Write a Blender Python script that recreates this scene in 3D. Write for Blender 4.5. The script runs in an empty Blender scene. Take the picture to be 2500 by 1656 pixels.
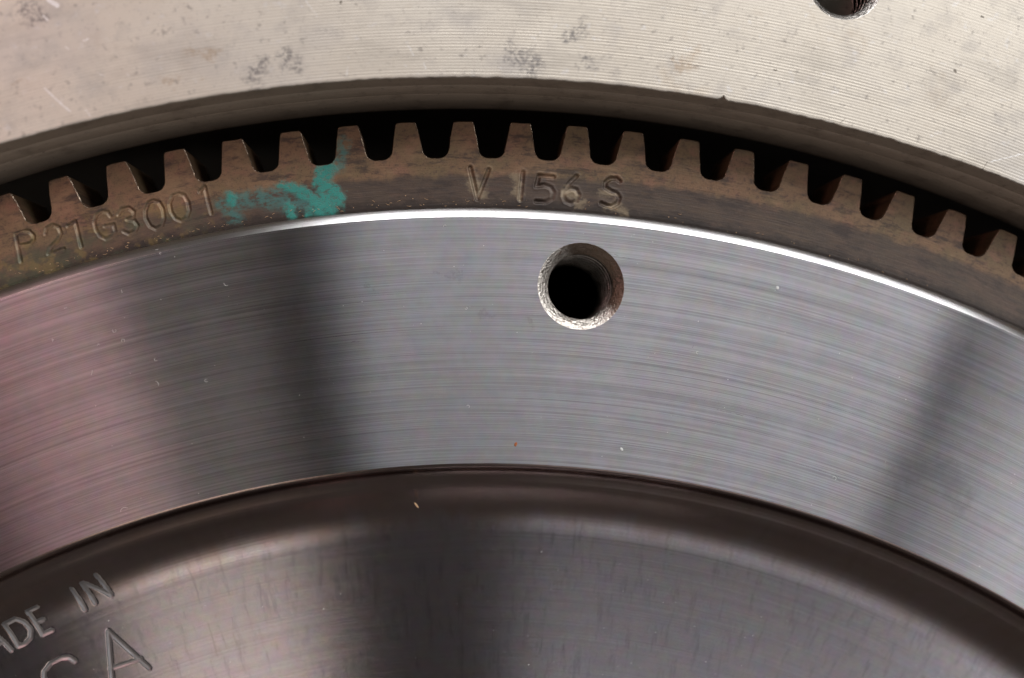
import bpy, math, random
import numpy as np
from mathutils import Matrix

random.seed(7)
RNG = np.random.default_rng(11)
scene = bpy.context.scene
COL = scene.collection
LIFT = 45.0                      # mm: front face of the ring gear above the housing's underside

# ------------------------------------------------------------------ camera
F_PX, W_PX, H_PX = 2500.0, 2500.0, 1656.0
CAM = np.array([-0.70, 165.10, 143.20])
def rot(a, b, c):
    ca, sa, cb, sb, cc, sc = math.cos(a), math.sin(a), math.cos(b), math.sin(b), math.cos(c), math.sin(c)
    return (np.array([[cc, -sc, 0], [sc, cc, 0], [0, 0, 1]]) @ np.array([[1, 0, 0], [0, ca, -sa], [0, sa, ca]])
            @ np.array([[cb, 0, sb], [0, 1, 0], [-sb, 0, cb]]))
ROT = rot(math.radians(-1.86), math.radians(3.13), math.radians(0.92))
PHASE = math.radians(-0.22)
cam_d = bpy.data.cameras.new('camera'); cam = bpy.data.objects.new('camera', cam_d); COL.objects.link(cam)
m = Matrix([list(r) for r in ROT.T]).to_4x4()
m.translation = (CAM[0] * .001, CAM[1] * .001, (CAM[2] + LIFT) * .001)
cam.matrix_world = m
cam_d.sensor_width = 36; cam_d.lens = 36 * F_PX / W_PX
cam_d.clip_start = .005; cam_d.clip_end = 20
cam_d.dof.use_dof = True; cam_d.dof.focus_distance = .1425; cam_d.dof.aperture_fstop = 6.5
scene.camera = cam

def at(px, py, z=0.0):
    """photo pixel -> point (mm) on the horizontal plane z of the object it lies on"""
    d = np.array([(px - W_PX / 2) / F_PX, -(py - H_PX / 2) / F_PX, -1.0]) @ ROT
    return CAM + d * ((z - CAM[2]) / d[2])

# ------------------------------------------------------------------ light
world = bpy.data.worlds.new('World'); scene.world = world; world.use_nodes = True
bg = world.node_tree.nodes['Background']; bg.inputs[0].default_value = (.80, .74, .72, 1); bg.inputs[1].default_value = .088

from mathutils import Vector
def area(name, loc, aim, sx, sy, power, color, turn=0):
    d = bpy.data.lights.new(name, 'AREA'); d.shape = 'RECTANGLE'; d.size = sx; d.size_y = sy
    d.energy = power; d.color = color
    o = bpy.data.objects.new(name, d); COL.objects.link(o)
    o.location = loc
    if aim is not None:                      # local X stays horizontal
        zl = (Vector(loc) - Vector(aim)).normalized(); xl = Vector((0, 0, 1)).cross(zl).normalized(); yl = zl.cross(xl)
        o.rotation_euler = Matrix((xl, yl, zl)).transposed().to_euler()
    else: o.rotation_euler = (0, 0, math.radians(turn))
    return o
TGT = Vector((0, .17, .045))
def on_dome(az, el, d):
    az, el = math.radians(az), math.radians(el)
    return tuple(TGT + d * Vector((math.sin(az) * math.cos(el), math.cos(az) * math.cos(el), math.sin(el))))
# a wide window beyond the top of the picture with a second one to its right; the weaker lamps are added for reflections and fill
area('window_light', on_dome(21, 42, 1.6), TGT, 1.56, .56, 24, (.99, .985, 1.0))
area('window_light', on_dome(79, 42, 1.6), TGT, .55, .56, 5.5, (.99, .985, 1.0))
area('window_light', on_dome(-27, 38, 1.6), TGT, .50, .36, .06, (1.0, .96, .92))  # added dim pane, no window there; lifts the chamfer's left end
area('pink_reflection_light', (-.312, .36, .44), None, .14, .24, .40, (1, .57, .56), 16)  # added lamp that puts the pink reflection on the flange
area('added_fill', (-.112, -.035, .44), None, .090, .16, .080, (1, .88, .80), 12)  # added overhead patch, mirrored as the pale wedge in the recess floor
area('added_fill', (.20, -.06, .44), None, .34, .18, .12, (.95, .95, 1.0))  # added overhead patch that greys the right of the recess floor
area('added_fill', on_dome(222, 14, 1.6), TGT, 1.2, .4, .8, (1, .88, .78))  # added low fill to brighten the bore wall

scene.view_settings.view_transform = 'Standard'; scene.view_settings.look = 'None'
scene.view_settings.exposure = 0; scene.view_settings.gamma = 1
scene.render.engine = 'CYCLES'

# ------------------------------------------------------------------ material helper
class NT:
    def __init__(s, name):
        s.mat = bpy.data.materials.new(name); s.mat.use_nodes = True
        s.t = s.mat.node_tree; s.b = s.t.nodes['Principled BSDF']
        g = s.t.nodes.new('ShaderNodeNewGeometry')
        s.pos = s.vm('SCALE', s.vm('SUBTRACT', g.outputs['Position'], (0, 0, LIFT * .001)), scale=1000)
        x, y, z = s.sep(s.pos); s.x, s.y, s.z = x, y, z
        s.r = s.m('SQRT', s.m('ADD', s.m('MULTIPLY', x, x), s.m('MULTIPLY', y, y)))
        s.arc = s.m('MULTIPLY', s.m('ARCTAN2', x, y), 185.0)
    def L(s, sock, v):
        if isinstance(v, bpy.types.NodeSocket): s.t.links.new(v, sock)
        elif v is not None:
            if hasattr(sock, 'default_value'):
                try: sock.default_value = v
                except Exception: sock.default_value = (v[0], v[1], v[2], 1) if len(v) == 3 else v
    def m(s, op, a, b=None, c=None, clamp=False):
        n = s.t.nodes.new('ShaderNodeMath'); n.operation = op; n.use_clamp = clamp
        for i, v in enumerate((a, b, c)): s.L(n.inputs[i], v)
        return n.outputs[0]
    def vm(s, op, a, b=None, scale=None):
        n = s.t.nodes.new('ShaderNodeVectorMath'); n.operation = op
        s.L(n.inputs[0], a); s.L(n.inputs[1], b)
        if scale is not None: s.L(n.inputs['Scale'], scale)
        return n.outputs['Value'] if op in ('LENGTH', 'DOT_PRODUCT', 'DISTANCE') else n.outputs[0]
    def sep(s, v):
        n = s.t.nodes.new('ShaderNodeSeparateXYZ'); s.L(n.inputs[0], v); return n.outputs
    def comb(s, x, y, z=0.0):
        n = s.t.nodes.new('ShaderNodeCombineXYZ')
        for i, v in enumerate((x, y, z)): s.L(n.inputs[i], v)
        return n.outputs[0]
    def noise(s, scale, detail=3, rough=.55, vec=None, color=False, dist=0):
        n = s.t.nodes.new('ShaderNodeTexNoise'); s.L(n.inputs['Vector'], vec if vec is not None else s.pos)
        n.inputs['Scale'].default_value = scale; n.inputs['Detail'].default_value = detail
        n.inputs['Roughness'].default_value = rough; n.inputs['Distortion'].default_value = dist
        return n.outputs['Color' if color else 'Fac']
    def polar(s, kr, ka, off=0.0):
        return s.comb(s.m('MULTIPLY', s.r, kr), s.m('MULTIPLY', s.arc, ka), off)
    def step(s, v, lo, hi):
        n = s.t.nodes.new('ShaderNodeMapRange'); n.interpolation_type = 'SMOOTHSTEP'
        s.L(n.inputs[0], v); n.inputs[1].default_value = lo; n.inputs[2].default_value = hi
        return n.outputs[0]
    def lerp(s, v, a, b):
        n = s.t.nodes.new('ShaderNodeMapRange'); s.L(n.inputs[0], v)
        n.inputs[3].default_value = a; n.inputs[4].default_value = b
        return n.outputs[0]
    def mix(s, f, a, b, mode='MIX'):
        n = s.t.nodes.new('ShaderNodeMix'); n.data_type = 'RGBA'; n.blend_type = mode
        s.L(n.inputs[0], f); s.L(n.inputs[6], a); s.L(n.inputs[7], b)
        return n.outputs[2]
    def cap(s, a, b, rad, soft, wob=None):
        """mask of a stroke from a to b (mm, plan view)"""
        p = s.comb(s.x, s.y, 0.0)
        if wob is not None: p = s.vm('ADD', p, wob)
        ab = (b[0] - a[0], b[1] - a[1], 0.0); L2 = max(ab[0]**2 + ab[1]**2, 1e-6)
        pa = s.vm('SUBTRACT', p, (a[0], a[1], 0.0))
        h = s.m('DIVIDE', s.vm('DOT_PRODUCT', pa, ab), L2, clamp=True)
        d = s.vm('LENGTH', s.vm('SUBTRACT', pa, s.vm('SCALE', ab, scale=h)))
        return s.step(d, rad + soft, rad - soft)
    def any(s, masks):
        o = masks[0]
        for k in masks[1:]: o = s.m('MAXIMUM', o, k)
        return o
    def bump(s, h, strength, dist, prev=None):
        n = s.t.nodes.new('ShaderNodeBump'); s.L(n.inputs['Height'], h)
        n.inputs['Strength'].default_value = strength; n.inputs['Distance'].default_value = dist
        if prev is not None: s.L(n.inputs['Normal'], prev)
        return n.outputs[0]
    def radial_tangent(s):
        return s.vm('NORMALIZE', s.comb(s.x, s.y, 0.0))
    def out(s, **kw):
        for k, v in kw.items(): s.L(s.b.inputs[k.replace('_', ' ')], v)
        return s.mat

# ------------------------------------------------------------------ materials
def px2(px, py, z): p = at(px, py, z); return (p[0], p[1])

def mat_housing_face():
    s = NT('machined_cast_face')
    big = s.noise(.045, 4, .6); mid = s.noise(.22, 4, .6); fine = s.noise(2.2, 3, .6)
    c = s.mix(s.lerp(big, 0, 1), (.555, .495, .405), (.71, .67, .585))
    c = s.mix(s.m('MULTIPLY', s.step(s.noise(.14, 4, .65, vec=s.vm('ADD', s.pos, (40, 9, 0))), .58, .80), .40), c, (.42, .32, .21))
    c = s.mix(s.m('MULTIPLY', s.step(mid, .50, .74), .55), c, (.43, .40, .36))
    c = s.mix(s.m('MULTIPLY', s.step(fine, .60, .74), .45), c, (.26, .235, .21))
    c = s.mix(s.m('MULTIPLY', s.step(s.noise(.9, 3, .6, vec=s.vm('ADD', s.pos, (3, 77, 0))), .58, .76), .60), c, (.20, .18, .16))
    c = s.mix(s.m('MULTIPLY', s.step(s.noise(.7, 3, .6, vec=s.vm('ADD', s.pos, (83, 7, 0))), .62, .75), .6), c, (.68, .66, .63))
    run = s.noise(.30, 5, .68, vec=s.polar(1.0, .25, 5.0))
    c = s.mix(s.m('MULTIPLY', s.step(run, .48, .70), .45), c, (.40, .365, .31))
    c = s.mix(s.m('MULTIPLY', s.step(s.noise(.06, 4, .6, vec=s.vm('ADD', s.pos, (5, 205, 0))), .5, .7), .35), c, (.44, .42, .40))
    # grey oily smudges
    wob = s.vm('SCALE', s.vm('SUBTRACT', s.noise(.55, 4, .7, color=True), (.5, .5, .5)), scale=7.0)
    sm = s.any([s.cap(px2(*a, 9), px2(*b, 9), r, r * .8, wob) for a, b, r in (
        ((625, 185), (640, 170), 1.1), ((695, 130), (720, 160), .9), ((1250, 125), (1310, 165), 1.1), ((1420, 75), (1390, 90), 1.0),
        ((60, 25), (110, 40), .9), ((1440, 140), (1440, 160), .8))])
    c = s.mix(s.m('MULTIPLY', s.m('MULTIPLY', sm, s.step(fine, .38, .6)), .75), c, (.16, .15, .15))
    rust = s.any([s.cap(px2(*a, 9), px2(*b, 9), r, r * .9, wob) for a, b, r in (
        ((460, 125), (520, 130), .7), ((1660, 165), (1700, 140), 1.0), ((40, 205), (95, 215), .5), ((480, 195), (400, 205), .5))])
    c = s.mix(s.m('MULTIPLY', s.m('MULTIPLY', rust, s.step(mid, .36, .6)), .45), c, (.36, .24, .13))
    # pale bruises where the skin was knocked through
    wk = s.vm('SCALE', s.vm('SUBTRACT', s.noise(1.6, 3, .7, color=True), (.5, .5, .5)), scale=.5)
    sc = s.any([s.cap(px2(*a, 9), px2(*b, 9), r, .05, wk) for a, b, r in (
        ((108, 215), (170, 272), .09), ((208, 268), (220, 283), .06), ((160, 115), (166, 121), .08), ((106, 38), (116, 50), .1),
        ((118, 0), (140, 14), .3), ((238, 178), (254, 185), .05), ((995, 110), (1010, 135), .06), ((850, 165), (846, 185), .06),
        ((310, 180), (316, 187), .06), ((2420, 395), (2500, 375), .06), ((1035, 155), (1040, 170), .06), ((745, 0), (775, 40), .04), ((205, 100), (215, 95), .08))])
    c = s.mix(s.m('MULTIPLY', sc, .8), c, (.85, .84, .82))
    dk = s.any([s.cap(px2(*a, 9), px2(*b, 9), r, .05, wk) for a, b, r in (
        ((833, 4), (832, 8), .14), ((2050, 302), (2062, 290), .05), ((2398, 415), (2410, 396), .05), ((1890, 170), (1896, 172), .12), ((2395, 40), (2400, 42), .14), ((2330, 172), (2334, 176), .14))])
    c = s.mix(s.m('MULTIPLY', dk, .85), c, (.10, .08, .06))
    streak = s.noise(1.0, 3, .6, vec=s.polar(3.0, .04))
    h = s.m('ADD', s.m('MULTIPLY', s.noise(3.5, 4, .65), .5), s.m('MULTIPLY', streak, .9))
    return s.out(Base_Color=c, Metallic=.42, Roughness=s.lerp(mid, .36, .56), Normal=s.bump(h, .35, .00004))

def mat_casting(name, a, b):
    s = NT(name)
    n1 = s.noise(.25, 5, .65); n2 = s.noise(1.6, 4, .65); st = s.noise(1.0, 3, .6, vec=s.comb(s.m('MULTIPLY', s.arc, .05), s.m('MULTIPLY', s.z, .9), 0.0))
    c = s.mix(st, a, b)
    c = s.mix(s.m('MULTIPLY', s.step(n1, .5, .75), .5), c, (.12, .085, .06))
    c = s.mix(s.m('MULTIPLY', s.step(n2, .58, .74), .6), c, (.07, .055, .045))
    return s.out(Base_Color=c, Metallic=.25, Roughness=.55, Normal=s.bump(s.m('ADD', n2, s.m('MULTIPLY', st, .8)), .4, .0001))

def mat_ring_gear():
    s = NT('oiled_gear_steel')
    n1 = s.noise(.16, 4, .6); n2 = s.noise(1.1, 4, .65); n3 = s.noise(4.0, 3, .6)
    st = s.noise(1.0, 4, .65, vec=s.polar(5.0, .22))
    c = s.mix(s.step(n1, .36, .64), (.215, .128, .074), (.175, .122, .066))
    c = s.mix(s.m('MULTIPLY', s.step(s.noise(.3, 3, .6, vec=s.vm('ADD', s.pos, (9, 4, 60))), .5, .68), .6), c, (.25, .125, .085))
    c = s.mix(s.m('MULTIPLY', s.step(n2, .50, .68), .65), c, (.085, .055, .04))
    c = s.mix(s.m('MULTIPLY', s.step(n3, .56, .68), .65), c, (.045, .032, .028))
    # dark dried-oil band along the inner half of the face, with a ragged edge
    edge = s.m('ADD', s.m('MULTIPLY', s.m('SUBTRACT', s.noise(.35, 4, .6, vec=s.polar(.25, 1.0)), .5), 2.6), s.m('MULTIPLY', s.m('SUBTRACT', st, .5), 1.0))
    # the band runs narrower to the right and breaks up at the left
    lean = s.m('MULTIPLY', s.arc, -.012)
    rr = s.m('ADD', s.m('ADD', s.r, edge), lean)
    band = s.m('MULTIPLY', s.step(rr, 193.5, 192.3), s.lerp(s.noise(1.0, 4, .7, vec=s.polar(1.6, .25, 9.0)), .55, 1.25), clamp=True)
    left = s.step(s.arc, -22.0, -50.0)
    band = s.m('MULTIPLY', band, s.m('SUBTRACT', 1.0, s.m('MULTIPLY', left, .35)))
    grime = s.mix(st, (.030, .024, .022), (.092, .071, .060))
    grime = s.mix(s.m('MULTIPLY', s.step(n3, .60, .72), .5), grime, (.20, .14, .085))
    tan = s.m('MULTIPLY', s.step(s.noise(.22, 5, .65, vec=s.polar(.9, .5, 2.0)), .50, .66), .55)
    c = s.mix(tan, c, (.285, .185, .105))
    c = s.mix(s.m('MULTIPLY', band, .92), c, grime)
    rub = s.noise(1.0, 4, .7, vec=s.polar(9.0, .12, 12.0))
    c = s.mix(s.m('MULTIPLY', s.m('MULTIPLY', band, s.step(rub, .56, .70)), .5), c, (.20, .155, .115))
    c = s.mix(s.m('MULTIPLY', s.step(s.noise(.5, 4, .7, vec=s.polar(1.2, .35, 30.0)), .50, .66), .75), c, (.045, .034, .030))
    low = s.m('MULTIPLY', s.step(s.m('ADD', s.r, s.m('MULTIPLY', s.m('SUBTRACT', s.noise(.6, 4, .7, vec=s.polar(.8, .7, 17.0)), .5), 3.0)), 190.0, 188.6), .8)
    c = s.mix(low, c, (.030, .024, .021))
    # scraped paler spots round the stamped letters
    wl = s.vm('SCALE', s.vm('SUBTRACT', s.noise(.9, 4, .7, vec=s.polar(1.0, .6), color=True), (.5, .5, .5)), scale=3.2)
    scr = s.any([s.cap(px2(*a, 0), px2(*b, 0), r, r * .7, wl) for a, b, r in (
        ((1150, 440), (1175, 470), .8), ((1260, 430), (1265, 480), .6), ((1385, 470), (1400, 480), .7), ((1425, 490), (1410, 500), .5), ((1490, 505), (1520, 515), .7), ((1470, 470), (1500, 475), .5))])
    c = s.mix(s.m('MULTIPLY', scr, s.lerp(st, .2, 1.0)), c, (.30, .235, .15))
    # greenish varnish to the left
    vg = s.m('MULTIPLY', s.m('MULTIPLY', s.step(s.noise(.28, 4, .6, vec=s.vm('ADD', s.pos, (0, 31, 5))), .46, .64), s.step(s.arc, -25.0, -45.0)), s.step(s.r, 193.6, 191.2))
    c = s.mix(s.m('MULTIPLY', vg, .65), c, (.075, .085, .05))
    vo = s.m('MULTIPLY', s.m('MULTIPLY', s.step(s.noise(.4, 3, .6, vec=s.vm('ADD', s.pos, (50, 3, 5))), .50, .64), s.step(s.arc, -25.0, -40.0)), s.step(s.r, 195.5, 193.8))
    c = s.mix(s.m('MULTIPLY', vo, .35), c, (.27, .19, .065))
    # teal marking paint
    wob = s.vm('SCALE', s.vm('SUBTRACT', s.noise(.6, 4, .65, color=True), (.5, .5, .5)), scale=2.6)
    thick = s.any([s.cap(px2(*a, 0), px2(*b, 0), r * .93, .42, wob) for a, b, r in (
        ((795, 500), (815, 485), 1.75), ((790, 425), (800, 480), 1.3), ((800, 410), (778, 440), 1.1), ((685, 452), (735, 468), .62),
        ((735, 468), (780, 500), .95), ((706, 505), (712, 524), .7), ((760, 515), (800, 525), .8), ((562, 495), (565, 485), .75))])
    thin = s.any([s.cap(px2(*a, 0), px2(*b, 0), r, r * .7, wob) for a, b, r in (
        ((560, 490), (660, 480), 1.1), ((545, 500), (575, 530), 1.0), ((842, 345), (826, 395), .8), ((826, 395), (800, 415), 1.1), ((650, 490), (760, 500), 1.2), ((575, 480), (700, 470), .6))])
    tn = s.step(s.noise(1.3, 4, .7, vec=s.polar(1.0, .6)), .36, .56)
    c = s.mix(s.m('MULTIPLY', s.m('MULTIPLY', thin, tn), .55), c, (.06, .24, .22))
    pc = s.mix(s.noise(.7, 3, .6), (.014, .165, .135), (.027, .255, .21))
    drag = s.step(s.noise(1.0, 5, .72, vec=s.polar(1.5, .8, 3.0)), .33, .52)
    thick = s.m('MULTIPLY', s.m('MULTIPLY', thick, s.lerp(drag, .35, 1.0)), s.m('SUBTRACT', 1.0, s.m('MULTIPLY', s.step(n3, .55, .66), .55)))
    c = s.mix(thick, c, pc)
    pm = thick
    h = s.m('ADD', s.m('MULTIPLY', n3, .5), s.m('ADD', s.m('MULTIPLY', st, 1.0), s.m('MULTIPLY', pm, 1.2)))
    return s.out(Base_Color=c, Metallic=s.m('MULTIPLY', s.m('SUBTRACT', 1.0, pm), .35), Roughness=s.m('ADD', s.lerp(n2, .34, .52), s.m('MULTIPLY', pm, .1)),
                 Normal=s.bump(h, .45, .00006))

def mat_turned(name, col_a, col_b, r_along, r_across, bump_s, fine=6.0, spots=0.0, marks=False, oil=False):
    """lathe-turned steel: concentric scratches, so the gloss is spread across them (radially) far more than along them"""
    s = NT(name)
    st = s.noise(1.0, 5, .75, vec=s.polar(fine, .010)); st2 = s.noise(1.0, 3, .6, vec=s.polar(fine * .22, .010, 4.0))
    mot = s.noise(.12, 4, .6); f = s.noise(1.6, 3, .7); g = s.noise(5.0, 2, .6)
    c = s.mix(s.m('ADD', s.m('MULTIPLY', s.step(st, .33, .67), .75), s.m('MULTIPLY', s.step(st2, .35, .65), .22)), col_a, col_b)
    tint = s.noise(.5, 3, .6, color=True)
    c = s.mix(.16, c, tint, 'OVERLAY')
    c = s.mix(s.m('MULTIPLY', s.step(mot, .45, .75), .25), c, (.33, .32, .37))
    c = s.mix(s.m('MULTIPLY', s.step(f, .56, .78), .25), c, (.25, .23, .21))
    c = s.mix(s.m('MULTIPLY', s.step(g, .55, .75), .22), c, (.22, .20, .20))
    if spots:
        rad = s.noise(.55, 4, .7, vec=s.polar(.30, 1.1))
        c = s.mix(s.m('MULTIPLY', s.step(rad, .50, .72), spots), c, (.16, .14, .15))
    if marks:                                 # handling smudges, a few hairline scratches
        wob = s.vm('SCALE', s.vm('SUBTRACT', s.noise(.35, 4, .7, color=True), (.5, .5, .5)), scale=7.0)
        sm = s.any([s.cap(px2(*a, .78), px2(*b, .78), r, r * .9, wob) for a, b, r in (
            ((2200, 1160), (2310, 1150), 1.6), ((2310, 1150), (2350, 1230), 1.5), ((2330, 820), (2280, 1000), 2.5), ((700, 760), (760, 1010), 2.6), ((1190, 760), (1200, 775), .5),
            ((1300, 790), (1310, 800), .4), ((900, 690), (905, 700), .3), ((1080, 670), (1110, 680), .35), ((2000, 560), (2010, 640), 1.6))])
        c = s.mix(s.m('MULTIPLY', s.m('MULTIPLY', sm, s.lerp(f, .25, 1.0)), .42), c, (.10, .095, .105))
        wk = s.vm('SCALE', s.vm('SUBTRACT', s.noise(.5, 2, .5, color=True), (.5, .5, .5)), scale=.7)
        hs = s.any([s.cap(px2(*a, .78), px2(*b, .78), .028, .02, wk) for a, b in (
            ((790, 845), (885, 833)), ((1690, 850), (1700, 835)), ((2030, 1150), (2050, 1175)), ((620, 980), (640, 1010)), ((1750, 1000), (1850, 1022)), ((1500, 620), (1560, 640)), ((980, 920), (1005, 900)))])
        c = s.mix(s.m('MULTIPLY', hs, .7), c, (.06, .055, .06))
    if oil:                                   # brown tint down the step and cove, ragged at its inner edge
        om = s.m('MULTIPLY', s.step(s.m('ADD', s.r, s.m('MULTIPLY', s.m('SUBTRACT', s.noise(.2, 4, .6, vec=s.polar(.4, 1.0, 7.0)), .5), 7.0)), 142.0, 147.0), s.lerp(mot, .35, .85))
        c = s.mix(om, c, (.34, .225, .165))
    k = math.sqrt(r_along / r_across); base = (r_along * r_across) ** .25
    h = s.m('ADD', st, s.m('MULTIPLY', st2, .6))
    gl = s.t.nodes.new('ShaderNodeBsdfAnisotropic'); gl.distribution = 'BECKMANN'
    s.L(gl.inputs['Color'], c); s.L(gl.inputs['Roughness'], s.m('MULTIPLY', base, s.lerp(st, .85, 1.15)))
    gl.inputs['Anisotropy'].default_value = 1 - k
    s.L(gl.inputs['Tangent'], s.vm('NORMALIZE', s.comb(s.y, s.m('MULTIPLY', s.x, -1.0), 0.0)))
    s.L(gl.inputs['Normal'], s.bump(h, bump_s, .00003))
    s.t.nodes.remove(s.b)
    s.t.links.new(gl.outputs[0], s.t.nodes['Material Output'].inputs['Surface'])
    return s.mat

def mat_hole(name, a, b, rust_shade=None):
    s = NT(name)
    n1 = s.noise(.8, 4, .65); n2 = s.noise(3.0, 3, .6)
    c = s.mix(n1, a, b)
    c = s.mix(s.m('MULTIPLY', s.step(n1, .56, .70), .6), c, (.22, .12, .06))
    c = s.mix(s.m('MULTIPLY', s.step(n2, .58, .68), .7), c, (.06, .045, .04))
    if rust_shade is not None:                      # brown rust plus painted shade on one side of the countersink
        d = s.vm('DOT_PRODUCT', s.vm('SUBTRACT', s.comb(s.x, s.y, 0.0), (rust_shade[0], rust_shade[1], 0.0)), (.80, .60, 0.0))
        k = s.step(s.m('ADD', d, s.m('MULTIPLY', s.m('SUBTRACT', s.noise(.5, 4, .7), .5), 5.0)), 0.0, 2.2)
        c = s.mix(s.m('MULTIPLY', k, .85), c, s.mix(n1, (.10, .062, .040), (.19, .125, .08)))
    return s.out(Base_Color=c, Metallic=1.0, Roughness=s.lerp(n2, .22, .42), Normal=s.bump(s.m('ADD', n2, s.m('MULTIPLY', n1, 1.5)), .8, .00016))

def mat_plain(name, col, rough=.6, metal=0.0, spec=.5):
    s = NT(name); n = s.noise(2.0, 3, .6)
    c = s.mix(s.m('MULTIPLY', n, .5), col, tuple(v * .55 for v in col))
    return s.out(Base_Color=c, Roughness=rough, Metallic=metal, Specular_IOR_Level=spec)

M = dict(
    face=mat_housing_face(), bore=mat_casting('cast_bore', (.37, .295, .225), (.54, .45, .36)),
    cast=mat_casting('cast_back', (.10, .085, .07), (.16, .135, .11)), gear=mat_ring_gear(),
    flange=mat_turned('turned_flange_steel', (.162, .156, .162), (.328, .317, .328), .015, .46, .16, 8.0, marks=True),
    chamfer=mat_turned('turned_edge_steel', (.66, .655, .65), (.80, .79, .78), .05, .13, .10),
    recess=mat_turned('turned_recess_steel', (.36, .325, .335), (.46, .425, .435), .022, .15, .12, 8.0, .30, oil=True),
    hole=mat_hole('rusty_shaded_hole_steel', (.56, .51, .45), (.74, .70, .64), at(1418.5, 699, .78)),
    thread=mat_hole('oily_thread_steel', (.55, .50, .45), (.70, .66, .60)),
    hole_clean=mat_hole('clean_hole_steel', (.66, .63, .58), (.76, .73, .69)),
    cut=mat_plain('cut_letter_steel', (.50, .485, .485), .40, 1.0),
    worn=mat_hole('worn_tooth_edge', (.34, .25, .18), (.50, .40, .31)),
    hole_shade=mat_plain('painted_hole_shade', (.010, .008, .007), .9, 0.0, 0.0),  # near-black colour painted in for the shade deep in the hole
    lint=mat_plain('pale_lint', (.72, .70, .66), .8), orange=mat_plain('rust_orange', (.42, .13, .04), .8),
    tan=mat_plain('tan_flake', (.55, .36, .2), .7), white=mat_plain('white_fleck', (.85, .86, .84), .6))

# ------------------------------------------------------------------ mesh helpers (mm in, metres out)
def link(name, verts, faces, mat, parent=None, smooth=False, loc=None, sharp=None):
    v = np.asarray(verts, float) * .001
    v[:, 2] += LIFT * .001
    me = bpy.data.meshes.new(name)
    if isinstance(faces, np.ndarray):
        n, k = faces.shape
        me.vertices.add(len(v)); me.vertices.foreach_set('co', v.astype(np.float32).ravel())
        me.loops.add(n * k); me.loops.foreach_set('vertex_index', faces.astype(np.int32).ravel())
        me.polygons.add(n); me.polygons.foreach_set('loop_start', np.arange(0, n * k, k, dtype=np.int32))
        me.polygons.foreach_set('loop_total', np.full(n, k, np.int32)); me.update(calc_edges=True); me.validate()
    else:
        me.from_pydata([tuple(p) for p in v], [], faces); me.validate()
    if smooth: me.polygons.foreach_set('use_smooth', np.ones(len(me.polygons), bool))
    me.materials.append(M[mat])
    o = bpy.data.objects.new(name, me); COL.objects.link(o)
    if parent is not None: o.parent = parent
    return o

def thing(name, label, cat, group=None):
    o = bpy.data.objects.new(name, None); COL.objects.link(o); o.empty_display_size = .01
    o['label'] = label; o['category'] = cat
    if group: o['group'] = group
    return o

def P(r, a): return np.stack([r * np.sin(a), r * np.cos(a)], -1)      # a = clockwise from +y

def angles(fine, lo=-30, hi=30, coarse=2.0):
    """closed list of angles (deg->rad), fine inside lo..hi"""
    a = list(np.arange(lo, hi, fine)) + list(np.arange(hi, 360 + lo - 1e-6, coarse))
    return np.radians(np.array(a))

def lathe(strips, ang, closed=True, centre=(0, 0)):
    """strips: lists of (r, z); every strip is smooth, strips meet in a sharp edge"""
    V, Fc = [], []
    n = len(ang); off = 0
    for st in strips:
        for r, z in st:
            xy = P(np.full(n, r), ang); V.append(np.column_stack([xy[:, 0] + centre[0], xy[:, 1] + centre[1], np.full(n, z)]))
        i = np.arange(n if closed else n - 1); j = (i + 1) % n
        for k in range(len(st) - 1):
            a0 = off + k * n; a1 = a0 + n
            Fc.append(np.column_stack([a0 + i, a0 + j, a1 + j, a1 + i]))
        off += n * len(st)
    return np.concatenate(V), np.concatenate(Fc)

def vnoise(x, seed=0):
    """1-D value noise"""
    r = np.random.default_rng(seed).random(4096); i = np.floor(x).astype(int); f = x - i; f = f * f * (3 - 2 * f)
    return r[i % 4096] * (1 - f) + r[(i + 1) % 4096] * f - .5

# ------------------------------------------------------------------ flywheel housing
ZF = 9.0                                   # bolting face above the ring gear's face
R_BORE, R_OUT = 204.2, 262.0
housing = thing('flywheel_housing', 'pale machined cast housing with fine turned grooves around the gear', 'housing')
HH = at(2064, -43, ZF)[:2]; HR = 5.15      # tapped hole in the bolting face

pitch = .41
ang = np.radians(np.arange(-33, 33.001, .1)); n = len(ang)
rad = np.concatenate([[0, .06], np.arange(.10, 46, pitch / 4.001)])
groove_amp = .55 + .9 * np.random.default_rng(5).random(200)
A, D = np.meshgrid(ang, rad)
burr = .10 * vnoise(np.degrees(A[0]) * 2.1, 1) + .10 * vnoise(np.degrees(A[0]) * 6.3, 2)
chip = at(1768, 226, ZF); ca = math.atan2(chip[0], chip[1])
notch = .75 * np.clip(1 - np.abs(A[0] - ca) / math.radians(.14), 0, 1)
fade = np.exp(-D / 1.6)
RR = R_BORE + D + (burr + notch)[None, :] * np.exp(-D / .5)
gi = np.floor(D / pitch).astype(int)
gp = (D + .02 * vnoise(np.degrees(A) * .35, 3)) / pitch
amp = .018 * groove_amp[gi % 200] * np.clip(1.15 - D / 20, .28, 1) * (.75 + .5 * vnoise(A * 40, 4))
worn = 1 - .8 * np.clip((-A * 205 - 18) / 30, 0, 1) * np.clip((D - 5) / 9 + .3 * vnoise(A * 60, 6), 0, 1)
amp = amp * worn
Z = ZF + amp * (np.abs((gp % 1) * 2 - 1) - .5) * 2 * (D > .08)
Z -= .10 * np.clip(1 - D / .09, 0, 1)
XY = P(RR, A); V = np.column_stack([XY[..., 0].ravel(), XY[..., 1].ravel(), Z.ravel()])
k, i = np.meshgrid(np.arange(len(rad) - 1), np.arange(n - 1), indexing='ij'); k, i = k.ravel(), i.ravel()
Fq = np.column_stack([k * n + i, (k + 1) * n + i, (k + 1) * n + i + 1, k * n + i + 1])
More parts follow.
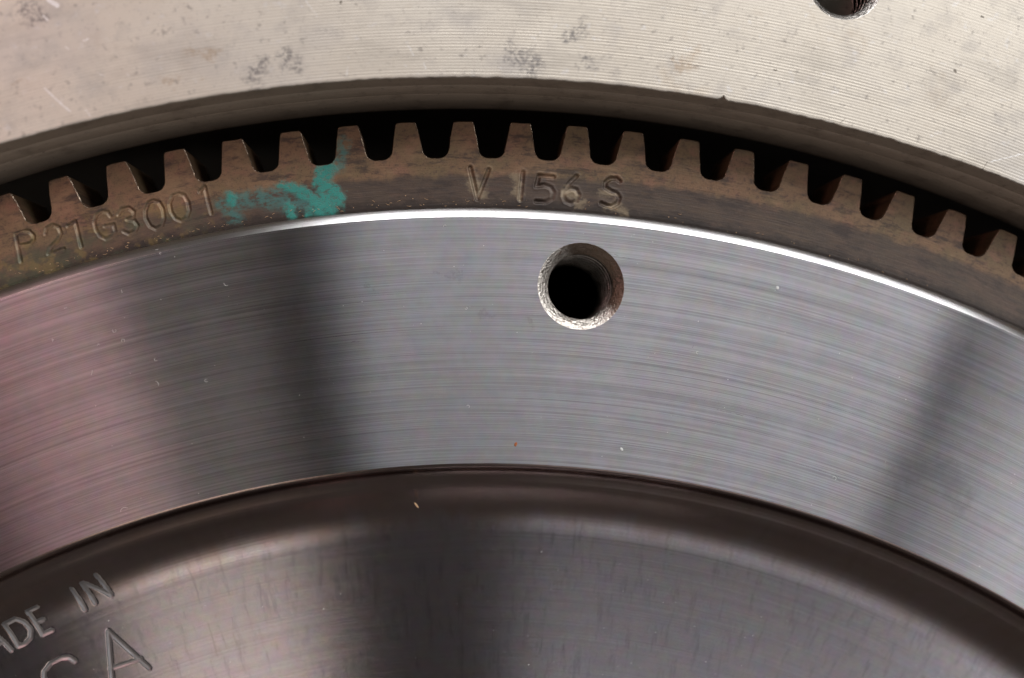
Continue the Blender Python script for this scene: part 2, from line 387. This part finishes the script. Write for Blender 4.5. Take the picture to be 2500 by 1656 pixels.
cen = V[Fq].mean(1); dist = np.hypot(cen[:, 0] - HH[0], cen[:, 1] - HH[1])
Fq = Fq[dist > HR]
dv = np.hypot(V[:, 0] - HH[0], V[:, 1] - HH[1])
used = np.zeros(len(V), bool); used[Fq.ravel()] = True
cnt = np.bincount(Fq.ravel(), minlength=len(V))
near = used & (dv < HR + .6) & (cnt < 4)
V[near, :2] = HH + (V[near, :2] - HH) * (HR / dv[near])[:, None]
V[near, 2] = ZF
link('bolting_face', V, Fq, 'face', housing)
# the rest of the face, plain
ang2 = np.radians(np.arange(33, 327.01, 1.0))
v, f = lathe([[(R_OUT, ZF), (R_BORE, ZF)]], ang2, closed=False)
link('bolting_face', v, f, 'face', housing)
v, f = lathe([[(R_OUT, ZF), (R_BORE + 45.9, ZF)]], np.radians(np.arange(-33, 33.01, 1.0)), closed=False)
link('bolting_face', v, f, 'face', housing)
av = angles(.2)
v, f = lathe([[(R_BORE, ZF - .10), (204.18, 8.2), (204.1, 5.6)], [(204.1, 5.6), (203.9, 5.3), (203.85, 2.2)], [(203.85, 2.2), (203.75, 2.0), (203.7, -3.0), (203.78, -5.0), (204.0, -6.6), (204.5, -8.0), (205.4, -9.2), (207.0, -10.0)], [(207.0, -10.0), (226.0, -10.6)], [(226.0, -10.6), (226.0, -36.0)]], av)
bn = np.degrees(np.arctan2(v[:, 0], v[:, 1])); top = v[:, 2] > ZF - .15
dr = .10 * vnoise(bn * 2.1, 1) + .10 * vnoise(bn * 6.3, 2) + .75 * np.clip(1 - np.abs(np.radians(bn) - ca) / math.radians(.2), 0, 1)
v[top, :2] *= (1 + dr[top] / R_BORE)[:, None]
link('bore_wall', v, f, 'bore', housing, smooth=True)
v, f = lathe([[(R_OUT, -45), (R_OUT, ZF)]], np.radians(np.arange(0, 360, 1.0)))
link('outer_wall', v, f, 'cast', housing, smooth=True)
v, f = lathe([[(226.0, -36), (30, -36)], [(30, -36), (30, -45)], [(30, -45), (R_OUT, -45)]], np.radians(np.arange(0, 360, 1.0)))
link('back_plate', v, f, 'cast', housing)

def threaded_hole(parent, c, z, r_top, r_thr, cs_depth, depth, pitch_t, mat, mat2, mat3):
    a = np.radians(np.arange(0, 360, 3.0))
    v, f = lathe([[(r_top + .35, z - .06), (r_top, z - .004), (r_top - .10, z - .05), (r_thr + .1, z - cs_depth), (r_thr - .02, z - cs_depth - .15)]], a, centre=c)
    sink = link('countersink', v, f, mat, parent, smooth=True)
    crest, dark_root, zz = [], [], z - cs_depth - .15            # bright crests, roots painted black as shade to show the thread lines
    dp = pitch_t * .42
    while zz > z - min(depth, 16):
        crest.append([(r_thr + .12, zz + .08), (r_thr + .02, zz + .01), (r_thr - .02, zz - .06), (r_thr - .02, zz - .12 * pitch_t)])
        dark_root.append([(r_thr - .02, zz - .12 * pitch_t), (r_thr + dp, zz - .5 * pitch_t), (r_thr + .12, zz - pitch_t + .08)])
        zz -= pitch_t
    crest[0] = crest[0][1:]
    v, f = lathe(crest, a, centre=c); link('thread', v, f, mat2, parent, smooth=True)
    v, f = lathe(dark_root, a, centre=c); link('thread_root', v, f, 'hole_shade', parent, smooth=True)
    prof = [dark_root[-1][-1]]
    v, f = lathe([[prof[-1], (r_thr + .2, z - depth + .4)], [(r_thr + .2, z - depth + .4), (.01, z - depth)]], a, centre=c)
    link('hole_bottom', v, f, mat3, parent)
    return sink

hh = bpy.data.objects.new('threaded_hole', None); COL.objects.link(hh); hh.parent = housing
threaded_hole(hh, HH, ZF - .01, HR + .05, 4.25, .7, 9, 1.5, 'hole_clean', 'thread', 'face')

# ------------------------------------------------------------------ flywheel
fly = thing('flywheel', 'polished steel flywheel with a brown toothed ring gear inside the housing', 'flywheel')
R_TIP, R_ROOT, R_RIM, NT_ = 200.5, 195.37, 195.10, 156
DL = 2 * math.pi / NT_
R_IN = 188.28

# --- stamped characters: strokes traced as pixels, laid on the face they are struck into
def strokes(x0, y0, k, lines, z):
    return [np.array([at(x0 + x * k, y0 + y * k, z)[:2] for x, y in ln]) for ln in lines]
KP, KV, KM = 560 / 2367, 500 / 2367, 450 / 2367
serial = strokes(0, 420, KP, [
    [(160, 640), (215, 925)], [(160, 640), (230, 605), (300, 612), (345, 655), (345, 700), (310, 740), (250, 755), (185, 758)],
    [(468, 640), (480, 585), (545, 548), (605, 572), (630, 640), (590, 710), (525, 775), (497, 845)], [(497, 845), (575, 828), (660, 795)],
    [(700, 560), (775, 510), (840, 775)],
    [(1140, 460), (1110, 415), (1050, 405), (992, 450), (972, 520), (990, 600), (1030, 660), (1090, 692), (1150, 670), (1190, 620), (1172, 545)], [(1172, 545), (1080, 560)],
    [(1220, 440), (1255, 388), (1325, 368), (1383, 410), (1375, 465), (1310, 490)], [(1310, 490), (1385, 500), (1422, 555), (1395, 612), (1330, 640), (1275, 615)],
    [(1500, 400), (1530, 320), (1580, 295), (1640, 310), (1680, 380), (1695, 480), (1670, 555), (1610, 590), (1550, 560), (1505, 480), (1500, 400)],
    [(1750, 330), (1780, 250), (1840, 225), (1900, 240), (1940, 310), (1955, 400), (1930, 470), (1870, 505), (1810, 480), (1765, 410), (1750, 330)],
    [(2062, 205), (2110, 150), (2180, 430)]], 0)
v156s = strokes(1100, 380, KV, [
    [(225, 140), (310, 500)], [(310, 495), (440, 165)],
    [(835, 195), (805, 510)],
    [(1190, 250), (1020, 232), (990, 355), (1080, 340), (1155, 368), (1190, 430), (1170, 500), (1100, 540), (985, 530)],
    [(1455, 240), (1370, 320), (1310, 405), (1305, 470), (1330, 530), (1390, 555), (1450, 530), (1480, 460), (1450, 395), (1390, 380), (1320, 425)],
    [(1955, 300), (1920, 265), (1850, 265), (1790, 310), (1785, 370), (1850, 410), (1920, 440), (1950, 490), (1930, 550), (1860, 590), (1790, 575), (1740, 550)]], 0)

def seg_dist(pts, lines):
    best = np.full(len(pts), 1e9)
    for ln in lines:
        for a, b in zip(ln[:-1], ln[1:]):
            lo = np.minimum(a, b) - 1.6; hi = np.maximum(a, b) + 1.6
            idx = np.where((pts[:, 0] > lo[0]) & (pts[:, 0] < hi[0]) & (pts[:, 1] > lo[1]) & (pts[:, 1] < hi[1]))[0]
            if not len(idx): continue
            p = pts[idx]; ab = b - a; h = np.clip(((p - a) @ ab) / (ab @ ab), 0, 1)
            d = np.hypot(*(p - a - h[:, None] * ab).T); best[idx] = np.minimum(best[idx], d)
    return best
def engrave(pts, lines, half, depth, lip=.0):
    d = seg_dist(pts, lines)
    var = 1.0 + .9 * vnoise(pts[:, 0] * .55 + 50, 21) + .7 * vnoise(pts[:, 1] * .8, 22)
    z = -depth * np.clip(var, .35, 1.6) * np.clip(1 - (d / half) ** 2, 0, None)
    if lip: z += lip * np.exp(-((d - half * 1.15) / (half * .45)) ** 2)
    return z

# --- ring gear: rim face with struck characters, teeth as pieces
ga = np.radians(np.arange(-27, 27.001, .034)); gr = np.arange(R_IN, R_RIM + .001, (R_RIM - R_IN) / 58)
A, Rr = np.meshgrid(ga, gr); XY = P(Rr, A); pts = XY.reshape(-1, 2)
z = engrave(pts, serial, .30, .23, .03) + engrave(pts, v156s, .36, .26, .035)
z += .02 * (vnoise(np.degrees(A.ravel()) * 1.3, 8)) - .12 * np.clip(1 - (Rr.ravel() - R_IN) / .35, 0, 1) ** 2 * (1 + 1.2 * vnoise(np.degrees(A.ravel()) * 9, 9))
nn = len(ga); k, i = np.meshgrid(np.arange(len(gr) - 1), np.arange(nn - 1), indexing='ij'); k, i = k.ravel(), i.ravel()
Fq = np.column_stack([k * nn + i, (k + 1) * nn + i, (k + 1) * nn + i + 1, k * nn + i + 1])
V = np.column_stack([pts, z]); base = len(V)
v2, f2 = lathe([[(R_RIM, 0), (R_IN, 0)]], np.radians(np.arange(27, 333.01, .5)), closed=False)
v3, f3 = lathe([[(R_IN, -12), (R_RIM, -12)]], np.radians(np.arange(0, 360, 1.0)))
ring = link('ring_gear', np.concatenate([V, v2, v3]), np.concatenate([Fq, f2 + base, f3 + base + len(v2)]), 'gear', fly, smooth=True)
ring['label'] = 'brown oil-stained starter ring gear face stamped P21G3001 and V 156 S'

def tooth_outline(ins=0.0):
    right = []                                   # (half width, depth below the tip) from gap centre up to the tip
    half_pitch_root = DL * R_ROOT / 2
    right.append((half_pitch_root, 5.13 + ins)); right.append((half_pitch_root - .45, 5.13 + ins))
    fx, fy = 2.10 - ins, 3.75
    ex = half_pitch_root - .45 - fx; ey = 5.13 + ins - fy
    for t in range(1, 8):
        u = t / 8 * math.pi / 2
        right.append((fx + ex * (1 - math.sin(u)), fy + ey * math.cos(u)))
    right.append((fx, fy)); right.append((1.78 - ins, 1.9))
    right += [(1.46 - ins, .30 + ins), (1.38 - ins, .12 + ins), (1.20 - ins, .02 + ins), (.6, .0 + ins)]
    return right
def outline_xy(ins):
    rt = tooth_outline(ins)
    seq = [(x, d) for x, d in rt] + [(-x, d) for x, d in rt[::-1]]
    return [((R_TIP - d) * math.sin(x / (R_TIP - d)), (R_TIP - d) * math.cos(x / (R_TIP - d))) for x, d in seq]
bv = .10
o_in, o_out = outline_xy(bv), outline_xy(0.0)
q = len(o_in)
# keep the sector edges on the gap centre line for the inset outline too
base_pts = [(R_RIM * math.sin(t), R_RIM * math.cos(t)) for t in np.linspace(-DL / 2, DL / 2, 5)]
tv = [(x, y, 0) for x, y in o_in] + [(x, y, -bv) for x, y in o_out] + [(x, y, -12) for x, y in o_out] + [(x, y, 0) for x, y in base_pts]
tf = [[i + 0 for i in range(q)] [::1] + [3 * q + i for i in range(5)]]
for i in range(q - 1):
    tf.append([i + 1, i, q + i, q + i + 1]); tf.append([q + i + 1, q + i, 2 * q + i, 2 * q + i + 1])
tf.append([2 * q + i for i in range(q)][::-1])
tf[0] = tf[0][::-1]
worn_idx = np.zeros(len(tf), np.int32); worn_idx[1:2 * (q - 1):2] = 1
variants = []
for kk in range(NT_):
    a = -PHASE + kk * DL
    if len(variants) < 7:
        jr = np.random.default_rng(40 + kk); w = np.array(tv, float)
        for idx in range(4, q - 4):
            dx, dy = jr.normal(0, .018, 2)
            if jr.random() < .10: dx *= 3.0; dy = -abs(dy) * 3.0
            for lay in (0, 1, 2): w[lay * q + idx, :2] += (dx, dy)
            w[idx, :2] += jr.normal(0, .012, 2)
        o = link('tooth', w, tf, 'gear', ring); variants.append(o.data)
        o.data.materials.append(M['worn']); o.data.polygons.foreach_set('material_index', worn_idx)
    else:
        o = bpy.data.objects.new('tooth', variants[random.randrange(7)]); COL.objects.link(o); o.parent = ring
    o.rotation_euler = (0, 0, -a)

# --- clutch mounting flange
ZFL = .78
FH = at(1418.5, 699, ZFL)[:2]; FR = 6.1
hr, ha = math.hypot(*FH), math.atan2(FH[0], FH[1])
R_EDGE = 152.6
c0, c1, b0, b1 = hr - 7.6, min(hr + 7.6, 186.2), ha - math.radians(2.6), ha + math.radians(2.6)
fa = angles(.25)
V, Fl, off = [], [], 0
def add(v, f):
    global off
    V.append(np.asarray(v, float)); Fl.append(np.asarray(f) + off); off += len(v)
rest = np.concatenate([np.arange(b1, b0 + 2 * math.pi, math.radians(.5)), [b0 + 2 * math.pi]])
v, f = lathe([[(186.9, ZFL), (c1, ZFL)]], fa); add(v, f)
v, f = lathe([[(c0, ZFL), (R_EDGE, ZFL)]], fa); add(v, f)
v, f = lathe([[(c1, ZFL), (c0, ZFL)]], rest, closed=False); add(v, f)
# cell round the tapped hole: from the cell's outline in to the circle
N = 192; ths = np.linspace(0, 2 * math.pi, N, endpoint=False); inner, outer = [], []
for t in ths:
    d = np.array([math.cos(t), math.sin(t)]); lo, hi = 0.0, 30.0
    for _ in range(40):
        md = (lo + hi) / 2; p = FH + d * md; r_, a_ = math.hypot(*p), math.atan2(p[0], p[1])
        if c0 < r_ < c1 and b0 < a_ < b1: lo = md
        else: hi = md
    outer.append(FH + d * lo); inner.append(FH + d * FR)
vv = [(p[0], p[1], ZFL) for p in outer] + [(p[0], p[1], ZFL) for p in inner]
# corner fillers so that the four corners of the cell are covered
ii = np.arange(N); jj = (ii + 1) % N
add(vv, np.column_stack([ii, N + ii, N + jj, jj]))
for (rc, ac) in ((c0, b0), (c0, b1), (c1, b0), (c1, b1)):
    p = np.array([rc * math.sin(ac), rc * math.cos(ac)]); t = math.atan2(p[1] - FH[1], p[0] - FH[0]) % (2 * math.pi)
    i0 = int(t / (2 * math.pi) * N) % N; A_, B_ = outer[i0], outer[(i0 + 1) % N]
    v = [(A_[0], A_[1], ZFL), (p[0], p[1], ZFL), (B_[0], B_[1], ZFL), ((A_[0] + B_[0]) / 2, (A_[1] + B_[1]) / 2, ZFL)]
    add(v, np.array([[0, 3, 2, 1]]))
flange = link('clutch_flange', np.concatenate(V), np.concatenate(Fl), 'flange', fly)
me = flange.data
import bmesh
bm = bmesh.new(); bm.from_mesh(me)
for fce in bm.faces:
    if fce.normal.z < 0: fce.normal_flip()
bm.to_mesh(me); bm.free()
v, f = lathe([[(188.30, -12), (188.27, -.2), (188.22, .06), (188.15, .13), (187.5, .462), (186.96, .735), (186.88, .765), (186.7, .781)]], angles(.2))
link('flange_edge', v, f, 'chamfer', flange, smooth=True)
fh = bpy.data.objects.new('threaded_hole', None); COL.objects.link(fh); fh.parent = flange
threaded_hole(fh, FH, ZFL - .003, FR, 4.6, .85, 34, 2.0, 'hole', 'thread', 'hole_shade')

# --- step, cove and recessed floor with engraved letters
ZFLOOR = -5.0
def cove():
    p = [(152.62, .776), (152.45, .76), (152.25, .68), (152.05, .50), (151.85, .18), (151.68, -.25), (151.5, -.65), (151.2, -.98), (150.7, -1.28), (149.9, -1.62), (149.35, -1.90), (148.9, -2.20), (148.5, -2.52)]
    r, z_ = 148.5, -2.52
    for t in np.linspace(0, 1, 14)[1:]:
        sl = (ZFLOOR - z_) / 6.2
        p.append((r - 6.2 * t, z_ + (ZFLOOR - z_) * (1 - (1 - t) ** 2)))
    return p
made = strokes(0, 1380, KM, [
    [(960, 285), (1095, 565)], [(1090, 215), (1225, 480)], [(1110, 200), (1430, 385)], [(1280, 100), (1430, 375)],
    [(390, 575), (550, 890)], [(390, 575), (510, 520)], [(470, 730), (565, 690)], [(550, 890), (670, 835)],
    [(90, 740), (240, 1040)], [(90, 740), (235, 668), (330, 715), (405, 820), (395, 935), (320, 1010), (240, 1040)],
    [(-75, 830), (150, 1090)], [(-75, 830), (-90, 1200)], [(-85, 1030), (60, 985)],
    [(-560, 1030), (-400, 1360)], [(-560, 1030), (-310, 1160)], [(-310, 1160), (-330, 910)], [(-330, 910), (-170, 1230)],
    [(1390, 850), (1445, 1510)], [(1390, 850), (1915, 1320)], [(1420, 1330), (1810, 1200)],
    [(965, 1230), (890, 1180), (790, 1190), (650, 1265), (570, 1370), (570, 1460), (640, 1520), (800, 1530), (920, 1580), (940, 1680), (860, 1790), (740, 1850), (640, 1830)]], ZFLOOR)
cv = cove()
RC = cv[-1][0]
cut = [p for p in cv if p[0] >= 149.9 - 1e-6]; cut2 = [p for p in cv if p[0] <= 149.9 + 1e-6]
rest_a = np.radians(np.arange(-11.0, 330.01, .25))
v, f = lathe([cut], angles(.2)); va = len(v)
v2, f2 = lathe([cut2], rest_a, closed=False); v = np.concatenate([v, v2]); f = np.concatenate([f, f2 + va]); va = len(v)
czr = np.array(sorted(cv)); cove_z = lambda r: np.interp(r, czr[:, 0], czr[:, 1], left=ZFLOOR)
# floor: fine patch at the letters, coarse elsewhere
l0, l1, q0, q1 = -30.0, -11.0, 112.0, 149.9
ga = np.radians(np.arange(l0, l1 + .001, .05)); gr = np.linspace(q0, q1, 300)
A, Rr = np.meshgrid(ga, gr); pts = P(Rr, A).reshape(-1, 2)
dm = seg_dist(pts, made); zz = cove_z(Rr.ravel()) - .12 * np.clip(.9 + 1.0 * vnoise(pts[:, 0] * .5 + 90, 31) + .6 * vnoise(pts[:, 1] * .9, 32), .25, 1.4) * np.clip((.36 - dm) / .32, 0, 1)
nn = len(ga); k, i = np.meshgrid(np.arange(len(gr) - 1), np.arange(nn - 1), indexing='ij'); k, i = k.ravel(), i.ravel()
Fp = np.column_stack([k * nn + i, (k + 1) * nn + i, (k + 1) * nn + i + 1, k * nn + i + 1])
V = [v, np.column_stack([pts, zz])]; Fl = [f, Fp + va]; off = va + len(pts)
v2, f2 = lathe([[(RC, ZFLOOR), (q0, ZFLOOR)]], np.radians(np.arange(l1, 360 + l0 + .01, .5)), closed=False); V.append(v2); Fl.append(f2 + off); off += len(v2)
v2, f2 = lathe([[(q0, ZFLOOR), (60, ZFLOOR)], [(60, ZFLOOR), (60, 2), (58, 3)], [(58, 3), (30, 3)], [(30, 3), (30, -36)]], angles(.5)); V.append(v2); Fl.append(f2 + off); off += len(v2)
v2, f2 = lathe([[(30, -36), (186, -36)], [(186, -36), (188.2, -34), (188.3, -12)]], np.radians(np.arange(0, 360, 1.0))); V.append(v2); Fl.append(f2 + off)
rec = link('recessed_floor', np.concatenate(V), np.concatenate(Fl), 'recess', fly, smooth=True)
rec.data.materials.append(M['cut'])
cc = np.concatenate([np.zeros(len(f)), (dm[Fp].mean(1) < .345)]); mi = np.zeros(len(rec.data.polygons), np.int32)
if len(mi) >= len(cc): mi[:len(cc)] = cc
rec.data.polygons.foreach_set('material_index', mi)
rec['label'] = 'dark polished recessed floor engraved MADE IN U.S.A.'
for o in (rec, flange, ring):
    pass

# ------------------------------------------------------------------ lint, flecks and flakes
def tube(path, rad, k=5):
    path = np.asarray(path, float); vs, fs = [], []
    for i, p in enumerate(path):
        d = path[min(i + 1, len(path) - 1)] - path[max(i - 1, 0)]; d /= np.linalg.norm(d) + 1e-9
        s_ = np.cross(d, (0, 0, 1)); s_ /= np.linalg.norm(s_) + 1e-9; u = np.cross(s_, d)
        rr = rad * (.5 if i in (0, len(path) - 1) else 1)
        for t in range(k):
            w = 2 * math.pi * t / k; vs.append(p + rr * (math.cos(w) * s_ + math.sin(w) * u))
    for i in range(len(path) - 1):
        for t in range(k): fs.append([i * k + t, i * k + (t + 1) % k, (i + 1) * k + (t + 1) % k, (i + 1) * k + t])
    fs.append(list(range(k))[::-1]); fs.append([(len(path) - 1) * k + t for t in range(k)])
    return np.array(vs), fs
vs, fs, off = [], [], 0
fib = [((240, 840), .5, 10), ((225, 910), .8, 80), ((280, 812), .9, 5), ((300, 828), .9, 10), ((386, 935), .9, 120), ((378, 880), .7, 125), ((500, 930), .9, 100), ((550, 697), .8, 150),
       ((390, 618), .6, 70), ((383, 610), .5, 10), ((300, 1240), 1.3, 30), ((1085, 550), .6, 200), ((160, 752), .5, 20), ((130, 830), .5, 110), ((298, 712), .5, 100), ((1145, 990), .7, 140), ((1140, 755), .6, 40), ((2040, 1165), .9, 130), ((1700, 860), .6, 70)]
for (px, py), ln, dg in fib:
    c = at(px, py, ZFL); a = math.radians(dg); curl = random.uniform(-1.2, 1.2); p = []
    for t in np.linspace(-.5, .5, 7):
        b = a + curl * t * 2; p.append((c[0] + ln * t * math.cos(b), c[1] + ln * t * math.sin(b), ZFL + .045 + .03 * random.random()))
    v, f = tube(p, .026); vs.append(v); fs += [[j + off for j in q_] for q_ in f]; off += len(v)
def fleck(c, rad):
    k = 6; v = [(c[0], c[1], c[2] + rad * .8)]
    for t in range(k):
        w = 2 * math.pi * t / k; rr = rad * random.uniform(.6, 1.2); v.append((c[0] + rr * math.cos(w), c[1] + rr * math.sin(w), c[2] + .001))
    return np.array(v), [[0, 1 + t, 1 + (t + 1) % k] for t in range(k)] + [list(range(k, 0, -1))]
rg = random.Random(3)
for _ in range(330):
    px, py = rg.uniform(-50, 2550), rg.uniform(520, 1700); c = at(px, py, ZFL); r_ = math.hypot(c[0], c[1])
    if 153.2 < r_ < 186: zz_ = ZFL
    elif r_ < 141: zz_ = ZFLOOR; c = at(px, py, ZFLOOR)
    else: continue
    if math.hypot(c[0] - FH[0], c[1] - FH[1]) < FR + .3: continue
    v, f = fleck((c[0], c[1], zz_), rg.choice((.02, .025, .03, .035, .04, .05, .07))); vs.append(v); fs += [[j + off for j in q_] for q_ in f]; off += len(v)
lint = link('lint', np.concatenate(vs), fs, 'lint', None)
lint['label'] = 'pale lint fibres and dust specks scattered over the polished flywheel'; lint['category'] = 'lint'; lint['kind'] = 'stuff'
# bright swarf crumbs caught along the inner edge of the ring gear
vs, fs, off = [], [], 0
for _ in range(170):
    a = math.radians(rg.uniform(-24, 3) if rg.random() < .8 else rg.uniform(3, 24)); r_ = R_IN + .25 + abs(rg.gauss(0, .7))
    if rg.random() < .5:
        v, f = fleck((r_ * math.sin(a), r_ * math.cos(a), -.02), rg.choice((.05, .07, .10)))
    else:
        w = a + rg.uniform(-.6, .6); l_ = rg.uniform(.2, .6); c = np.array([r_ * math.sin(a), r_ * math.cos(a), .03])
        v, f = tube([c - .5 * l_ * np.array([math.cos(w), -math.sin(w), 0]), c + np.array([0, .08 * rg.uniform(-1, 1), .04]), c + .5 * l_ * np.array([math.cos(w), -math.sin(w), 0])], .035, 4)
    vs.append(v); fs += [[j + off for j in q_] for q_ in f]; off += len(v)
sw = link('swarf_crumbs', np.concatenate(vs), fs, 'tan', None)
sw['label'] = 'tiny tan metal crumbs caught along the inner edge of the ring gear'; sw['category'] = 'swarf'; sw['kind'] = 'stuff'

def flake(name, label, px, py, z, ln, wd, deg, mat, cat):
    c = at(px, py, z); a = math.radians(deg); d = np.array([math.cos(a), math.sin(a), 0]); s_ = np.array([-d[1], d[0], 0])
    vs = []
    for zz_, k in ((0.002, 1.0), (.09, .7)):
        for u, w in ((-1, -.5), (-.4, -1), (.5, -.9), (1, -.2), (.8, .6), (0, 1), (-.8, .6)):
            vs.append(np.array([c[0], c[1], z + zz_]) + d * ln * u * k / 2 + s_ * wd * w * k / 2)
    fs = [list(range(7))[::-1], list(range(7, 14))] + [[i, (i + 1) % 7, 7 + (i + 1) % 7, 7 + i] for i in range(7)]
    o = link(name, np.array(vs), fs, mat); o['label'] = label; o['category'] = cat
flake('rust_flake', 'small orange rust flake lying on the polished flange', 1259, 1085, ZFL, .62, .4, 65, 'orange', 'flake')
flake('white_fleck', 'small white fleck lying on the flange next to its inner edge', 1518, 1097, ZFL, .55, .35, -55, 'white', 'fleck')
flake('white_fleck', 'round pale fleck on the flange to the right of the threaded hole', 1898, 703, ZFL, .5, .5, 0, 'white', 'fleck')
flake('tan_flake', 'narrow tan flake lying on the dark recessed floor below the step', 1017, 1234, -2.4, 1.0, .28, -55, 'tan', 'flake')
